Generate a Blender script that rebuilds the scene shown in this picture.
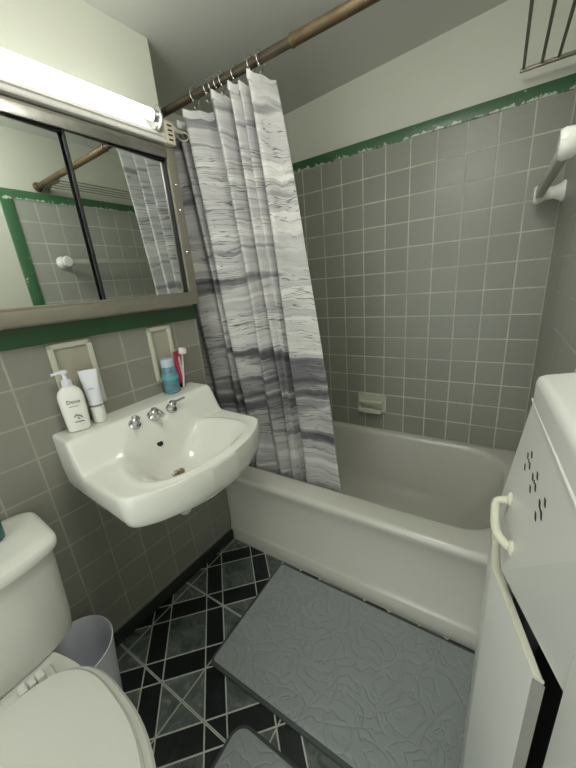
import bpy, bmesh, math, random
from mathutils import Vector, Matrix
random.seed(7)
for o in list(bpy.data.objects): bpy.data.objects.remove(o)
SC = bpy.context.scene
COL = SC.collection
PI = math.pi

# ------------------------------------------------------------ camera
cam_d = bpy.data.cameras.new('camera'); cam = bpy.data.objects.new('camera', cam_d); COL.objects.link(cam)
r_ = Vector((0.844446, 0.529071, -0.083634)); u_ = Vector((-0.094003, 0.300094, 0.949267)); b_ = Vector((0.527328, -0.793743, 0.303147))
mw = Matrix((r_, u_, b_)).transposed().to_4x4(); mw.translation = Vector((1.069889, -1.688487, 1.259505))
cam.matrix_world = mw
cam_d.sensor_fit = 'HORIZONTAL'; cam_d.sensor_width = 36.0; cam_d.lens = 316.57*36/576; cam_d.clip_start = 0.02
SC.camera = cam
# ------------------------------------------------------------ world, light, exposure
w = bpy.data.worlds.new('world'); SC.world = w; w.use_nodes = True
w.node_tree.nodes['Background'].inputs[0].default_value = (0.97, 1.0, 0.97, 1)
w.node_tree.nodes['Background'].inputs[1].default_value = 1.0
TUBE_STRENGTH = 2.0
FILL_STRENGTH = 11.5
TUBE_COLOR = (0.98, 1.0, 0.96)
SC.view_settings.view_transform = 'Standard'; SC.view_settings.look = 'None'
SC.view_settings.exposure = 1.33; SC.view_settings.gamma = 1.0; SC.view_settings.use_curve_mapping = False

# ------------------------------------------------------------ materials
def srgb(r, g, b):
    f = lambda c: ((c/255)/12.92 if c/255 <= .04045 else ((c/255+.055)/1.055)**2.4)
    return (f(r), f(g), f(b), 1)
class NT:
    def __init__(s, name):
        s.m = bpy.data.materials.new(name); s.m.use_nodes = True
        s.t = s.m.node_tree; s.p = s.t.nodes['Principled BSDF']
    def n(s, typ, **kw):
        n = s.t.nodes.new(typ)
        for k, v in kw.items(): setattr(n, k, v)
        return n
    def l(s, a, b): s.t.links.new(a, b)
    def math(s, op, a, b=None, c=None, clamp=False):
        n = s.n('ShaderNodeMath', operation=op); n.use_clamp = clamp
        for i, v in enumerate((a, b, c)):
            if v is None: continue
            if isinstance(v, (int, float)): n.inputs[i].default_value = v
            else: s.l(v, n.inputs[i])
        return n.outputs[0]
    def coords(s, kind='Object'):
        tc = s.n('ShaderNodeTexCoord'); sp = s.n('ShaderNodeSeparateXYZ'); s.l(tc.outputs[kind], sp.inputs[0])
        return tc.outputs[kind], sp.outputs[0], sp.outputs[1], sp.outputs[2]
    def noise(s, vec, scale, detail=3, rough=.5, dist=0):
        n = s.n('ShaderNodeTexNoise'); n.inputs['Scale'].default_value = scale; n.inputs['Detail'].default_value = detail
        n.inputs['Roughness'].default_value = rough; n.inputs['Distortion'].default_value = dist
        if vec is not None: s.l(vec, n.inputs['Vector'])
        return n.outputs['Fac']
    def mix(s, fac, a, b):
        n = s.n('ShaderNodeMix', data_type='RGBA')
        for sock, v in ((n.inputs[0], fac), (n.inputs[6], a), (n.inputs[7], b)):
            if isinstance(v, (int, float)): sock.default_value = v
            elif isinstance(v, tuple): sock.default_value = v
            else: s.l(v, sock)
        return n.outputs[2]
    def ramp(s, fac, stops, interp='LINEAR'):
        n = s.n('ShaderNodeValToRGB'); n.color_ramp.interpolation = interp
        e = n.color_ramp.elements
        e[0].position, e[0].color = stops[0]; e[1].position, e[1].color = stops[-1]
        for p, c in stops[1:-1]: x = e.new(p); x.color = c
        s.l(fac, n.inputs[0]); return n.outputs[0]
    def comb(s, x, y, z):
        n = s.n('ShaderNodeCombineXYZ')
        for i, v in enumerate((x, y, z)):
            if isinstance(v, (int, float)): n.inputs[i].default_value = v
            else: s.l(v, n.inputs[i])
        return n.outputs[0]
    def bump(s, h, strength=.3, dist=.005, normal=None):
        n = s.n('ShaderNodeBump'); n.inputs['Strength'].default_value = strength; n.inputs['Distance'].default_value = dist
        s.l(h, n.inputs['Height']); s.l(n.outputs[0], s.p.inputs['Normal']); return n
    def base(s, v):
        if isinstance(v, tuple): s.p.inputs['Base Color'].default_value = v
        else: s.l(v, s.p.inputs['Base Color'])
    def set(s, rough=.5, metal=0, coat=0, trans=0, spec=None, ior=None):
        s.p.inputs['Roughness'].default_value = rough; s.p.inputs['Metallic'].default_value = metal
        s.p.inputs['Coat Weight'].default_value = coat; s.p.inputs['Transmission Weight'].default_value = trans
        if spec is not None: s.p.inputs['Specular IOR Level'].default_value = spec
        if ior: s.p.inputs['IOR'].default_value = ior

def plain(name, col, rough=.5, metal=0, coat=0, var=.06, scale=12, bump=0, bscale=60, trans=0, spec=None):
    k = NT(name); v, x, y, z = k.coords()
    f = k.noise(v, scale, 4)
    dark = tuple(c*(1-var) for c in col[:3])+(1,); lite = tuple(min(1, c*(1+var)) for c in col[:3])+(1,)
    k.base(k.mix(f, dark, lite)); k.set(rough, metal, coat, trans, spec)
    if bump: k.bump(k.noise(v, bscale, 3), bump, .004)
    return k.m
def tile_mat(name, ax, a0, T, bz0, base, grout, gw=.0042, rough=.36, var=.08, FADE=.55):
    k = NT(name); v, x, y, z = k.coords()
    a = (x, y)[ax]
    ta = k.math('DIVIDE', k.math('SUBTRACT', a, a0), T); tb = k.math('DIVIDE', k.math('SUBTRACT', z, bz0), T)
    def edge(t):
        f = k.math('FRACT', t); return k.math('MULTIPLY', k.math('MINIMUM', f, k.math('SUBTRACT', 1., f)), T)
    d = k.math('MINIMUM', edge(ta), edge(tb))
    d = k.math('ADD', d, k.math('MULTIPLY', k.math('SUBTRACT', k.noise(v, 45, 3), .5), .0022))
    g = k.math('SUBTRACT', 1., k.math('DIVIDE', k.math('SUBTRACT', d, gw*.35), gw*.45, clamp=True), clamp=True)
    wn = k.n('ShaderNodeTexWhiteNoise', noise_dimensions='2D')
    k.l(k.comb(k.math('FLOOR', ta), k.math('FLOOR', tb), 0.), wn.inputs['Vector'])
    f = k.math('ADD', k.math('MULTIPLY', wn.outputs['Value'], .6), k.math('MULTIPLY', k.noise(v, 9, 4), .5))
    lo = tuple(c*(1-var) for c in base[:3])+(1,); hi = tuple(c*(1+var) for c in base[:3])+(1,)
    tc = k.mix(f, lo, hi)
    gc = k.mix(k.noise(v, 14, 4), tuple(c*.62 for c in grout[:3])+(1,), grout)
    fade = k.ramp(k.noise(v, 5, 3), [(.36, (FADE,)*3+(1,)), (.52, (1,)*3+(1,))])
    k.base(k.mix(k.math('MULTIPLY', g, fade), tc, gc)); k.set(rough)
    rr = k.math('ADD', rough, k.math('MULTIPLY', g, .5)); k.l(rr, k.p.inputs['Roughness'])
    h = k.math('DIVIDE', d, gw*1.6, clamp=True)
    h = k.math('ADD', h, k.math('MULTIPLY', k.noise(v, 4, 1), .3))
    k.bump(h, .3, .0012)
    return k.m

M = {}
M['paint'] = plain('painted_plaster', srgb(198, 200, 185), .45, var=.04, scale=2.2, bump=.10, bscale=9)
M['ceiling'] = plain('ceiling_paint', srgb(206, 208, 199), .6, var=.05, scale=3, bump=.12, bscale=7)
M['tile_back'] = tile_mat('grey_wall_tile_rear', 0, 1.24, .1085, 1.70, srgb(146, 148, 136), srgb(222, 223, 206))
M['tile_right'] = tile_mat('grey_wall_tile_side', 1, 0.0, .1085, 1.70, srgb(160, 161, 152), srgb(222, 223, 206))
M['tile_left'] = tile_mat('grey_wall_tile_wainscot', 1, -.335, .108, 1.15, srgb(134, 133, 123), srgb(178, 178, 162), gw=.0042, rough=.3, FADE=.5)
def green_mat(flake_axis='z', z0=1.8085):
    k = NT('green_trim_paint'); v, x, y, z = k.coords()
    n1 = k.noise(v, 38, 6, .65)
    edge = k.math('SUBTRACT', 1., k.math('DIVIDE', k.math('ABSOLUTE', k.math('SUBTRACT', z, z0)), .017), clamp=True)
    f = k.math('ADD', n1, k.math('MULTIPLY', edge, .22))
    fl = k.math('MULTIPLY', k.math('SUBTRACT', f, .665), 40, clamp=True)
    g = k.mix(k.noise(v, 15, 3), srgb(54, 94, 62), srgb(68, 112, 76))
    k.base(k.mix(fl, g, srgb(196, 202, 184))); k.set(.35); k.bump(n1, .3, .002)
    return k.m
M['green'] = green_mat()
M['green_l'] = plain('green_wainscot_paint', srgb(56, 90, 60), .4, var=.12, scale=20, bump=.2, bscale=40)
M['dark_base'] = plain('dark_baseboard_paint', srgb(38, 44, 40), .4, var=.3, scale=20)
M['porcelain'] = plain('white_porcelain', srgb(226, 227, 218), .12, coat=.3, var=.02, scale=5)
M['tub'] = plain('tub_enamel', srgb(208, 208, 197), .2, coat=.2, var=.03, scale=4)
M['toilet'] = plain('toilet_porcelain', srgb(210, 211, 202), .16, coat=.3, var=.02, scale=5)
M['seat'] = plain('toilet_seat_plastic', srgb(214, 215, 206), .22, var=.02, scale=5)
M['plastic_white'] = plain('white_plastic', srgb(222, 224, 232), .35, var=.03)
M['chrome'] = plain('chrome', (.62, .62, .62, 1), .12, metal=1, var=.05)
M['alu'] = plain('brushed_aluminium', (.42, .41, .38, 1), .32, metal=1, var=.3, scale=45, bump=.1)
M['alu_light'] = plain('pale_anodised_frame', srgb(136, 132, 118), .4, metal=.4, var=.12, scale=30)
M['black'] = plain('black_rubber_and_gap_shade', (.006, .006, .006, 1), .6, var=.1)  # rubber edge strip; also paints the shade in slots, holes and gaps
M['shade_in'] = plain('painted_cavity_shade', (.012, .012, .012, 1), .9, var=.2)  # near-black colour stands in for the shade inside the cabinet
M['brass'] = plain('tarnished_brass', (.17, .125, .07, 1), .42, metal=.8, var=.45, scale=26)
M['rod_dark'] = plain('tarnished_rod_sleeve', (.11, .09, .065, 1), .42, metal=.8, var=.5, scale=30)
M['enamel'] = plain('white_enamelled_metal', srgb(214, 216, 210), .28, var=.025, scale=4)
M['cream'] = plain('cream_painted_edge', srgb(214, 214, 194), .4, var=.07, scale=50)
M['greyedge'] = plain('plain_grey_edge', srgb(150, 150, 142), .5, var=.12, scale=40)
M['ceramic_trim'] = plain('cream_ceramic', srgb(190, 190, 172), .25, var=.06, scale=25)
M['ceramic_in'] = plain('grey_cream_ceramic', srgb(160, 158, 142), .3, var=.05)
M['dish'] = plain('sage_ceramic', srgb(204, 205, 186), .2, var=.04)
M['fixture'] = plain('white_fixture_metal', srgb(205, 203, 196), .32, var=.05, scale=20)
M['outlet'] = plain('aged_ivory_plastic', srgb(196, 190, 168), .4, var=.06)
M['rack'] = plain('grey_rack_metal', srgb(128, 126, 112), .4, metal=.4, var=.15, scale=30)
M['bar'] = plain('worn_grey_bar', srgb(178, 178, 166), .35, metal=.1, var=.15, scale=40)
def mirror_mat():
    k = NT('mirror_silvering'); v, x, y, z = k.coords()
    k.base(k.mix(k.noise(v, 3, 2), (.80, .84, .82, 1), (.83, .86, .84, 1))); k.set(.015, 1); return k.m
M['mirror'] = mirror_mat()
def glow_mat():
    k = NT('lit_fluorescent_glass'); k.base((.9, .9, .9, 1))
    k.p.inputs['Emission Color'].default_value = TUBE_COLOR+(1,); k.p.inputs['Emission Strength'].default_value = TUBE_STRENGTH
    return k.m
M['glow'] = glow_mat()
def fill_glow_mat():  # glow of the added fill lamp
    k = NT('fill_lamp_glow'); k.base((.9, .9, .9, 1))
    k.p.inputs['Emission Color'].default_value = (1.0, .985, .95, 1); k.p.inputs['Emission Strength'].default_value = FILL_STRENGTH
    return k.m
M['fill_glow'] = fill_glow_mat()
def floor_mat():
    k = NT('marble_look_vinyl_floor'); v, x, y, z = k.coords()
    P = k.math('ADD', x, y); Q = k.math('SUBTRACT', x, y)
    def per(a, a0, T): return k.math('MULTIPLY', k.math('FRACT', k.math('DIVIDE', k.math('SUBTRACT', a, a0), T)), T)
    T = .3035
    p = per(P, -.926, .300); q = per(Q, 1.19, .3045)
    inP = k.math('LESS_THAN', p, .096); inQ = k.math('LESS_THAN', q, .099)
    blk = k.math('MAXIMUM', inP, inQ)
    def near(a, c, wd):
        return k.math('LESS_THAN', k.math('ABSOLUTE', k.math('SUBTRACT', a, c)), wd)
    w_ = .0032
    L = near(p, .096, w_)
    for e in (near(p, 0., w_), near(p, .300, w_), near(q, .099, w_), near(q, 0., w_), near(q, .3045, w_)): L = k.math('MAXIMUM', L, e)
    gx = per(x, .030-.1525, .3045); gy = per(y, -1.058-.153, .306)
    L = k.math('MAXIMUM', L, near(gx, .1525, .0024)); L = k.math('MAXIMUM', L, near(gy, .153, .0036))
    sx = near(gx, .1525, .0005); sy = near(gy, .153, .0007)
    n1 = k.noise(v, 16, 8, .68, 1.1)
    marb = k.ramp(n1, [(.30, srgb(44, 52, 50)), (.46, srgb(82, 90, 87)), (.58, srgb(100, 107, 104)), (.72, srgb(144, 152, 148))])
    bk = k.ramp(k.noise(v, 22, 7, .7, .8), [(.35, srgb(12, 16, 17)), (.60, srgb(20, 26, 28)), (.78, srgb(50, 58, 62))])
    c = k.mix(blk, marb, bk)
    wn = k.n('ShaderNodeTexWhiteNoise', noise_dimensions='3D')
    c = k.mix(L, c, k.mix(k.noise(v, 30, 3), srgb(170, 172, 164), srgb(212, 214, 206)))
    c = k.mix(k.math('MAXIMUM', sx, sy), c, srgb(96, 98, 94))
    k.base(c); k.set(.34); k.bump(k.noise(v, 60, 3), .05, .002)
    return k.m
M['floor'] = floor_mat()
def curtain_mat():
    k = NT('watercolour_striped_polyester')
    uv = k.n('ShaderNodeUVMap'); sp = k.n('ShaderNodeSeparateXYZ'); k.l(uv.outputs[0], sp.inputs[0]); u, z = sp.outputs[0], sp.outputs[1]
    wv = k.noise(k.comb(k.math('MULTIPLY', u, 2.6), k.math('MULTIPLY', z, 3.), 0.), 1, 4, .55)
    zz = k.math('ADD', z, k.math('MULTIPLY', k.math('SUBTRACT', wv, .5), .10))
    big = k.noise(k.comb(k.math('MULTIPLY', u, .5), k.math('MULTIPLY', zz, 8.5), 1.7), 1, 2, .5)
    mid = k.noise(k.comb(k.math('MULTIPLY', u, 1.3), k.math('MULTIPLY', zz, 34.), 4.3), 1, 3, .55)
    fine = k.noise(k.comb(k.math('MULTIPLY', u, 3.), k.math('MULTIPLY', zz, 110.), 9.1), 1, 4, .6)
    s1 = k.math('ADD', k.math('MULTIPLY', big, .74), k.math('MULTIPLY', mid, .26))
    c = k.ramp(s1, [(.345, srgb(84, 83, 86)), (.395, srgb(118, 117, 120)), (.435, srgb(158, 157, 158)), (.465, srgb(208, 207, 204)), (.53, srgb(188, 187, 186)), (.60, srgb(228, 227, 222)), (.70, srgb(206, 205, 202))])
    gate = k.math('MULTIPLY', k.math('SUBTRACT', k.noise(k.comb(k.math('MULTIPLY', u, 1.6), k.math('MULTIPLY', zz, 7.), 6.), 1, 2, .5), .40), 10, clamp=True)
    for lvl, wd, am in ((.44, .015, .95), (.56, .011, .85), (.50, .007, .7)):
        d = k.math('ABSOLUTE', k.math('SUBTRACT', mid, lvl)); line = k.math('SUBTRACT', 1., k.math('DIVIDE', d, wd), clamp=True)
        c = k.mix(k.math('MULTIPLY', k.math('MULTIPLY', line, gate), am), c, srgb(62, 60, 68))
    l2 = k.math('MULTIPLY', k.math('SUBTRACT', fine, .59), 9, clamp=True)
    c = k.mix(k.math('MULTIPLY', l2, .30), c, srgb(110, 108, 114))
    l3 = k.math('MULTIPLY', k.math('SUBTRACT', .37, fine), 9, clamp=True)
    c = k.mix(k.math('MULTIPLY', l3, .6), c, srgb(242, 241, 238))
    k.base(k.mix(.07, c, (0.05, 0.05, 0.05, 1))); k.set(.62); k.p.inputs['Sheen Weight'].default_value = .15
    # cloth lets a little light through
    tr = k.n('ShaderNodeBsdfTranslucent'); k.l(c, tr.inputs[0]); mx = k.n('ShaderNodeMixShader'); mx.inputs[0].default_value = .10
    out = k.t.nodes['Material Output']; k.l(k.p.outputs[0], mx.inputs[1]); k.l(tr.outputs[0], mx.inputs[2]); k.l(mx.outputs[0], out.inputs[0])
    return k.m
M['curtain'] = curtain_mat()
def rug_mat(name, scale=1.):
    k = NT(name); v, x, y, z = k.coords()
    wn = k.noise(v, 9*scale, 3)
    vo = k.n('ShaderNodeTexVoronoi', feature='F1'); vo.inputs['Scale'].default_value = 5.2*scale; k.l(v, vo.inputs['Vector'])
    ph = k.math('ADD', k.math('MULTIPLY', vo.outputs['Distance'], 24.), k.math('MULTIPLY', wn, 14.))
    s = k.math('SINE', ph)
    ridge = k.math('POWER', k.math('SUBTRACT', 1., k.math('ABSOLUTE', s)), 3.)
    s2 = k.math('ABSOLUTE', k.math('SINE', k.math('MULTIPLY', k.noise(v, 4.5*scale, 2, .5, 1.2), 22.)))
    h = k.math('MAXIMUM', ridge, k.math('POWER', k.math('SUBTRACT', 1., s2), 4.))
    fz = k.noise(v, 420, 2)
    c = k.mix(h, srgb(140, 147, 146), srgb(152, 159, 158))
    c = k.mix(k.noise(v, 5, 3), c, srgb(146, 153, 153))
    k.base(c); k.set(.85); k.p.inputs['Sheen Weight'].default_value = .35
    hh = k.math('ADD', k.math('MULTIPLY', h, -1.0), k.math('MULTIPLY', fz, .22)); k.bump(hh, .55, .006)
    return k.m
M['rug'] = rug_mat('embossed_grey_plush')
M['rug_edge'] = plain('grey_rug_binding', srgb(70, 76, 76), .8, var=.1, scale=80)
M['grout_line'] = M['dark_base']

# ------------------------------------------------------------ mesh helpers
def new_bm(): return bmesh.new()
def obj(name, bm, mats, parent=None, smooth=35, loc=None, rot=None):
    me = bpy.data.meshes.new(name); bmesh.ops.recalc_face_normals(bm, faces=bm.faces[:]); bm.to_mesh(me); bm.free()
    if not isinstance(mats, (list, tuple)): mats = [mats]
    for m in mats: me.materials.append(m if not isinstance(m, str) else M[m])
    if smooth:
        for p in me.polygons: p.use_smooth = True
        me.set_sharp_from_angle(angle=math.radians(smooth))
    o = bpy.data.objects.new(name, me); COL.objects.link(o)
    if parent: o.parent = parent
    if loc is not None: o.location = loc
    if rot is not None: o.rotation_euler = rot
    return o
def tag(o, label=None, cat=None, group=None, kind=None):
    if label: o['label'] = label
    if cat: o['category'] = cat
    if group: o['group'] = group
    if kind: o['kind'] = kind
    return o
def thing(name, label, cat, loc=(0, 0, 0), rotz=0, group=None, rot=None):
    o = bpy.data.objects.new(name, None); COL.objects.link(o); o.empty_display_size = .05
    o.location = loc; o.rotation_euler = rot if rot else (0, 0, rotz); tag(o, label, cat, group); return o
def box(bm, x0, x1, y0, y1, z0, z1, bev=0, seg=2, mi=0, mx=None):
    t = bmesh.new(); bmesh.ops.create_cube(t, size=1)
    for v in t.verts: v.co = Vector(((x0+x1)/2+v.co.x*(x1-x0), (y0+y1)/2+v.co.y*(y1-y0), (z0+z1)/2+v.co.z*(z1-z0)))
    if bev: bmesh.ops.bevel(t, geom=t.edges[:], offset=bev, segments=seg, profile=.6, affect='EDGES')
    merge(bm, t, mi, mx)
def merge(bm, t, mi=0, mx=None):
    vm = {}
    for v in t.verts: vm[v] = bm.verts.new(mx @ v.co if mx else v.co)
    for f in t.faces:
        try:
            g = bm.faces.new([vm[v] for v in f.verts]); g.material_index = mi
        except ValueError: pass
    t.free()
def loft(bm, rings, cap0=True, cap1=True, closed=True, mi=0):
    R = [[bm.verts.new(p) for p in r] for r in rings]; n = len(R[0])
    for a, b in zip(R, R[1:]):
        for i in range(n if closed else n-1):
            j = (i+1) % n
            f = bm.faces.new((a[i], a[j], b[j], b[i])); f.material_index = mi
    if cap0: bm.faces.new(R[0][::-1]).material_index = mi
    if cap1: bm.faces.new(R[-1]).material_index = mi
    return R
def circ(c, r, ax='z', n=24, ry=None):
    ry = ry or r; out = []
    for i in range(n):
        a = 2*PI*i/n; p, q = r*math.cos(a), ry*math.sin(a)
        out.append({'z': (c[0]+p, c[1]+q, c[2]), 'x': (c[0], c[1]+p, c[2]+q), 'y': (c[0]+q, c[1], c[2]+p)}[ax])
    return out
def lathe(bm, c, prof, ax='z', n=28, sy=1., mi=0, cap0=True, cap1=True):
    rings = []
    for r, h in prof:
        cc = {'z': (c[0], c[1], c[2]+h), 'x': (c[0]+h, c[1], c[2]), 'y': (c[0], c[1]+h, c[2])}[ax]
        rings.append(circ(cc, max(r, 1e-4), ax, n, max(r*sy, 1e-4)))
    loft(bm, rings, cap0, cap1, mi=mi)
def tube(bm, pts, r, n=12, mi=0, smooth_iter=0, caps=True):
    pts = [Vector(p) for p in pts]
    for _ in range(smooth_iter):
        q = [pts[0]]
        for a, b in zip(pts, pts[1:]): q += [a.lerp(b, .25), a.lerp(b, .75)]
        q.append(pts[-1]); pts = q
    rs = r if isinstance(r, (list, tuple)) else None
    rings = []; up = None
    for i, p in enumerate(pts):
        d = (pts[min(i+1, len(pts)-1)]-pts[max(i-1, 0)]).normalized()
        if up is None:
            up = Vector((0, 0, 1)) if abs(d.z) < .9 else Vector((1, 0, 0))
        s = d.cross(up).normalized(); up = s.cross(d).normalized()
        rr = r if rs is None else rs[min(len(rs)-1, int(i*len(rs)/len(pts)))]
        rings.append([p+s*rr*math.cos(2*PI*k/n)+up*rr*math.sin(2*PI*k/n) for k in range(n)])
    loft(bm, rings, caps, caps, mi=mi)
def rrect(x0, x1, y0, y1, r, z, nc=8, ns=10):
    r = min(r, (x1-x0)/2-1e-4, (y1-y0)/2-1e-4); out = []
    cs = [(x1-r, y1-r, 0), (x0+r, y1-r, 90), (x0+r, y0+r, 180), (x1-r, y0+r, 270)]
    for k, (cx, cy, a0) in enumerate(cs):
        for i in range(nc+1):
            a = math.radians(a0+90*i/nc); out.append((cx+r*math.cos(a), cy+r*math.sin(a), z))
        nx, ny, na = cs[(k+1) % 4]; a = math.radians(na); e = (nx+r*math.cos(a), ny+r*math.sin(a)); s = out[-1]
        for i in range(1, ns): out.append((s[0]+(e[0]-s[0])*i/ns, s[1]+(e[1]-s[1])*i/ns, z))
    return out
def prism(bm, poly, z0, z1, mi=0, bev=0, seg=2):
    t = bmesh.new(); loft(t, [[(x, y, z0) for x, y in poly], [(x, y, z1) for x, y in poly]])
    if bev: bmesh.ops.bevel(t, geom=t.edges[:], offset=bev, segments=seg, profile=.6, affect='EDGES')
    merge(bm, t, mi)
def struct(name, bm, mats, **kw):
    o = obj(name, bm, mats, **kw); o['kind'] = 'structure'; return o

# the wall with the sink and mirror is a few degrees off square: local frame x = out of the wall, y = towards the tub
LO = Vector((0.010, -.745, 0)); LA = math.radians(-3.6)
def L(n, s, z=0):
    return LO+Vector((math.cos(LA)*n-math.sin(LA)*(-s), math.sin(LA)*n+math.cos(LA)*(-s), z))
LROT = (0, 0, LA)

# ------------------------------------------------------------ the room
CZ = 2.20
bm = new_bm(); box(bm, -.45, 1.6, -2.7, .15, -.05, 0); struct('floor', bm, 'floor', smooth=0)
bm = new_bm(); CB0 = [(-.45, -2.7), (1.6, -2.7), (1.6, .15), (-.45, .15)]   # the ceiling rises slightly to the right
loft(bm, [[(x, y, 2.075+.06*x) for x, y in CB0], [(x, y, 2.30) for x, y in CB0]]); struct('ceiling', bm, 'ceiling', smooth=0)
# rear wall: tiled part stands slightly proud of the painted plaster
bm = new_bm(); box(bm, -.30, 1.40, 0, .15, 0, 1.812, mi=0); box(bm, -.30, 1.40, .006, .15, 1.812, CZ, mi=1)
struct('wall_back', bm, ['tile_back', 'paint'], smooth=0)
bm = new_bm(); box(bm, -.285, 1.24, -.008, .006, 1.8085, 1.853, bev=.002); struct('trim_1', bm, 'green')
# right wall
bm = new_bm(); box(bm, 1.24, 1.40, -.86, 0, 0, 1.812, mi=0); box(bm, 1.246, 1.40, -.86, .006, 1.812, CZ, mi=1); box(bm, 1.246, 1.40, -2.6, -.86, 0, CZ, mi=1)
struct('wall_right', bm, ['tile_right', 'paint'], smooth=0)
bm = new_bm(); box(bm, 1.232, 1.246, -.915, -.008, 1.8085, 1.853, bev=.002); box(bm, 1.232, 1.246, -.915, -.86, 0, 1.8085, bev=.002); struct('trim_2', bm, 'green')
# alcove end wall
bm = new_bm(); box(bm, -.42, -.28, -.80, .01, 0, CZ); struct('wall_alcove', bm, 'paint', smooth=0)
# sink wall
S0 = -.006
bm = new_bm(); box(bm, -.34, 0, -1.95, S0, 0, 1.15, mi=0); box(bm, -.34, -.004, -1.95, S0, 1.15, CZ, mi=1)
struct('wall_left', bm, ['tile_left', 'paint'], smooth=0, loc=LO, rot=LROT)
bm = new_bm(); box(bm, -.004, .007, -1.95, S0, 1.150, 1.203, bev=.003); struct('trim_3', bm, 'green_l', loc=LO, rot=LROT)
bm = new_bm(); box(bm, 0, .012, -1.95, S0, 0, .055, bev=.003); struct('baseboard_left', bm, 'dark_base', loc=LO, rot=LROT)
# wall behind the photographer; open doorway added to let world light in
bm = new_bm(); box(bm, -.25, .28, -2.66, -2.52, 0, CZ); box(bm, 1.08, 1.42, -2.66, -2.52, 0, CZ); box(bm, .28, 1.08, -2.66, -2.52, 1.98, CZ)
struct('wall_front', bm, 'paint', smooth=0)

# added fill lamp, out of view, that brightens the whole room
cl_ = thing('fill_lamp', 'unseen round fill light added to brighten the room', 'fill lamp', (.84, -1.30, 2.1255))
bm = new_bm(); lathe(bm, (0, 0, 0), [(.06, 0), (.062, -.008), (.03, -.018), (.02, -.04), (.035, -.05)], n=32); obj('fill_lamp_mount', bm, 'chrome', cl_)
bm = new_bm(); lathe(bm, (0, 0, -.048), [(.034, 0), (.08, -.018), (.11, -.055), (.118, -.095), (.10, -.145), (.05, -.18), (.001, -.19)], n=32); obj('fill_lamp_globe', bm, 'fill_glow', cl_)

# ------------------------------------------------------------ bathtub
tub = thing('bathtub', 'cream enamelled bathtub with a plain apron built into the tiled alcove', 'bathtub', (.48, -.375, 0))
TX0, TX1, TY0, TY1 = -.758, .758, -.375, .373
bm = new_bm(); rings = []
for z, i, r in ((0, .0, .004), (.062, .0, .004), (.070, .004, .004), (.078, .012, .004), (.30, .014, .006), (.335, .012, .008), (.355, .006, .012), (.372, .001, .02), (.384, .0, .02), (.393, .004, .02), (.399, .012, .02), (.401, .022, .02)):
    rings.append(rrect(TX0+i, TX1-i, TY0+i, TY1-(i if z < .3 else i*.1), r, z))
ox0, ox1, oy0, oy1 = -.66, .700, -.272, .338
for z, i, r, k in ((.401, -.012, .15, 0), (.399, 0, .16, 0), (.392, .005, .17, 0), (.375, .009, .17, 0), (.32, .014, .17, .01), (.22, .038, .17, .04), (.13, .066, .16, .075), (.09, .085, .15, .10), (.07, .115, .13, .13), (.062, .16, .1, .16), (.058, .22, .06, .22)):
    rings.append(rrect(ox0+i+k*.3, ox1-i-k, oy0+i*.8, oy1-i*.8, r, z))
loft(bm, rings)
obj('basin', bm, 'tub', tub, smooth=50)
bm = new_bm(); lathe(bm, (-.42, .03, .0585), [(.028, 0), (.028, .003), (.018, .005), (.0, .004)]); obj('drain', bm, 'chrome', tub)

# soap dish on the rear wall
sd = thing('soap_dish', 'small pale ceramic soap dish with grab bar set in the back wall tiles', 'soap dish', (.523, 0, .56))
bm = new_bm()
box(bm, -.082, .082, -.014, 0, .045, .060, bev=.005, seg=3); box(bm, -.082, .082, -.014, 0, -.058, -.044, bev=.005, seg=3)
box(bm, -.082, -.064, -.014, 0, -.058, .060, bev=.005, seg=3); box(bm, .062, .082, -.014, 0, -.058, .060, bev=.005, seg=3)
box(bm, -.07, .07, -.004, .0, -.05, .05); obj('frame', bm, 'dish', sd)
bm = new_bm()
box(bm, -.066, .064, -.055, -.002, -.048, -.034, bev=.006, seg=3); box(bm, -.066, .064, -.057, -.047, -.040, -.020, bev=.004, seg=3); obj('tray', bm, 'dish', sd)
bm = new_bm(); tube(bm, [(-.066, -.006, .018), (-.064, -.036, .018), (-.055, -.042, .018), (.052, -.042, .018), (.062, -.036, .018), (.064, -.006, .018)], .009, smooth_iter=1); obj('grab_bar', bm, 'dish', sd)

# ------------------------------------------------------------ curtain rod, hooks, curtain
rod = thing('curtain_rod', 'tarnished brass shower curtain rod spanning the tub alcove', 'curtain rod', (.48, -.722, 1.882))
bm = new_bm(); tube(bm, [(-.755, 0, 0), (.10, 0, 0)], .0125, 20); obj('inner_tube', bm, 'rod_dark', rod)
bm = new_bm(); tube(bm, [(.06, 0, 0), (.757, 0, 0)], .0145, 20); tube(bm, [(.056, 0, 0), (.064, 0, 0)], .0155, 20); obj('outer_tube', bm, 'brass', rod)
for sx in (-1, 1):
    bm = new_bm(); lathe(bm, (sx*.757, 0, 0), [(.024, 0), (.024, -sx*.004), (.019, -sx*.010), (.017, -sx*.025), (.016, -sx*.03)], 'x'); obj('flange', bm, 'brass', rod)

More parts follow.
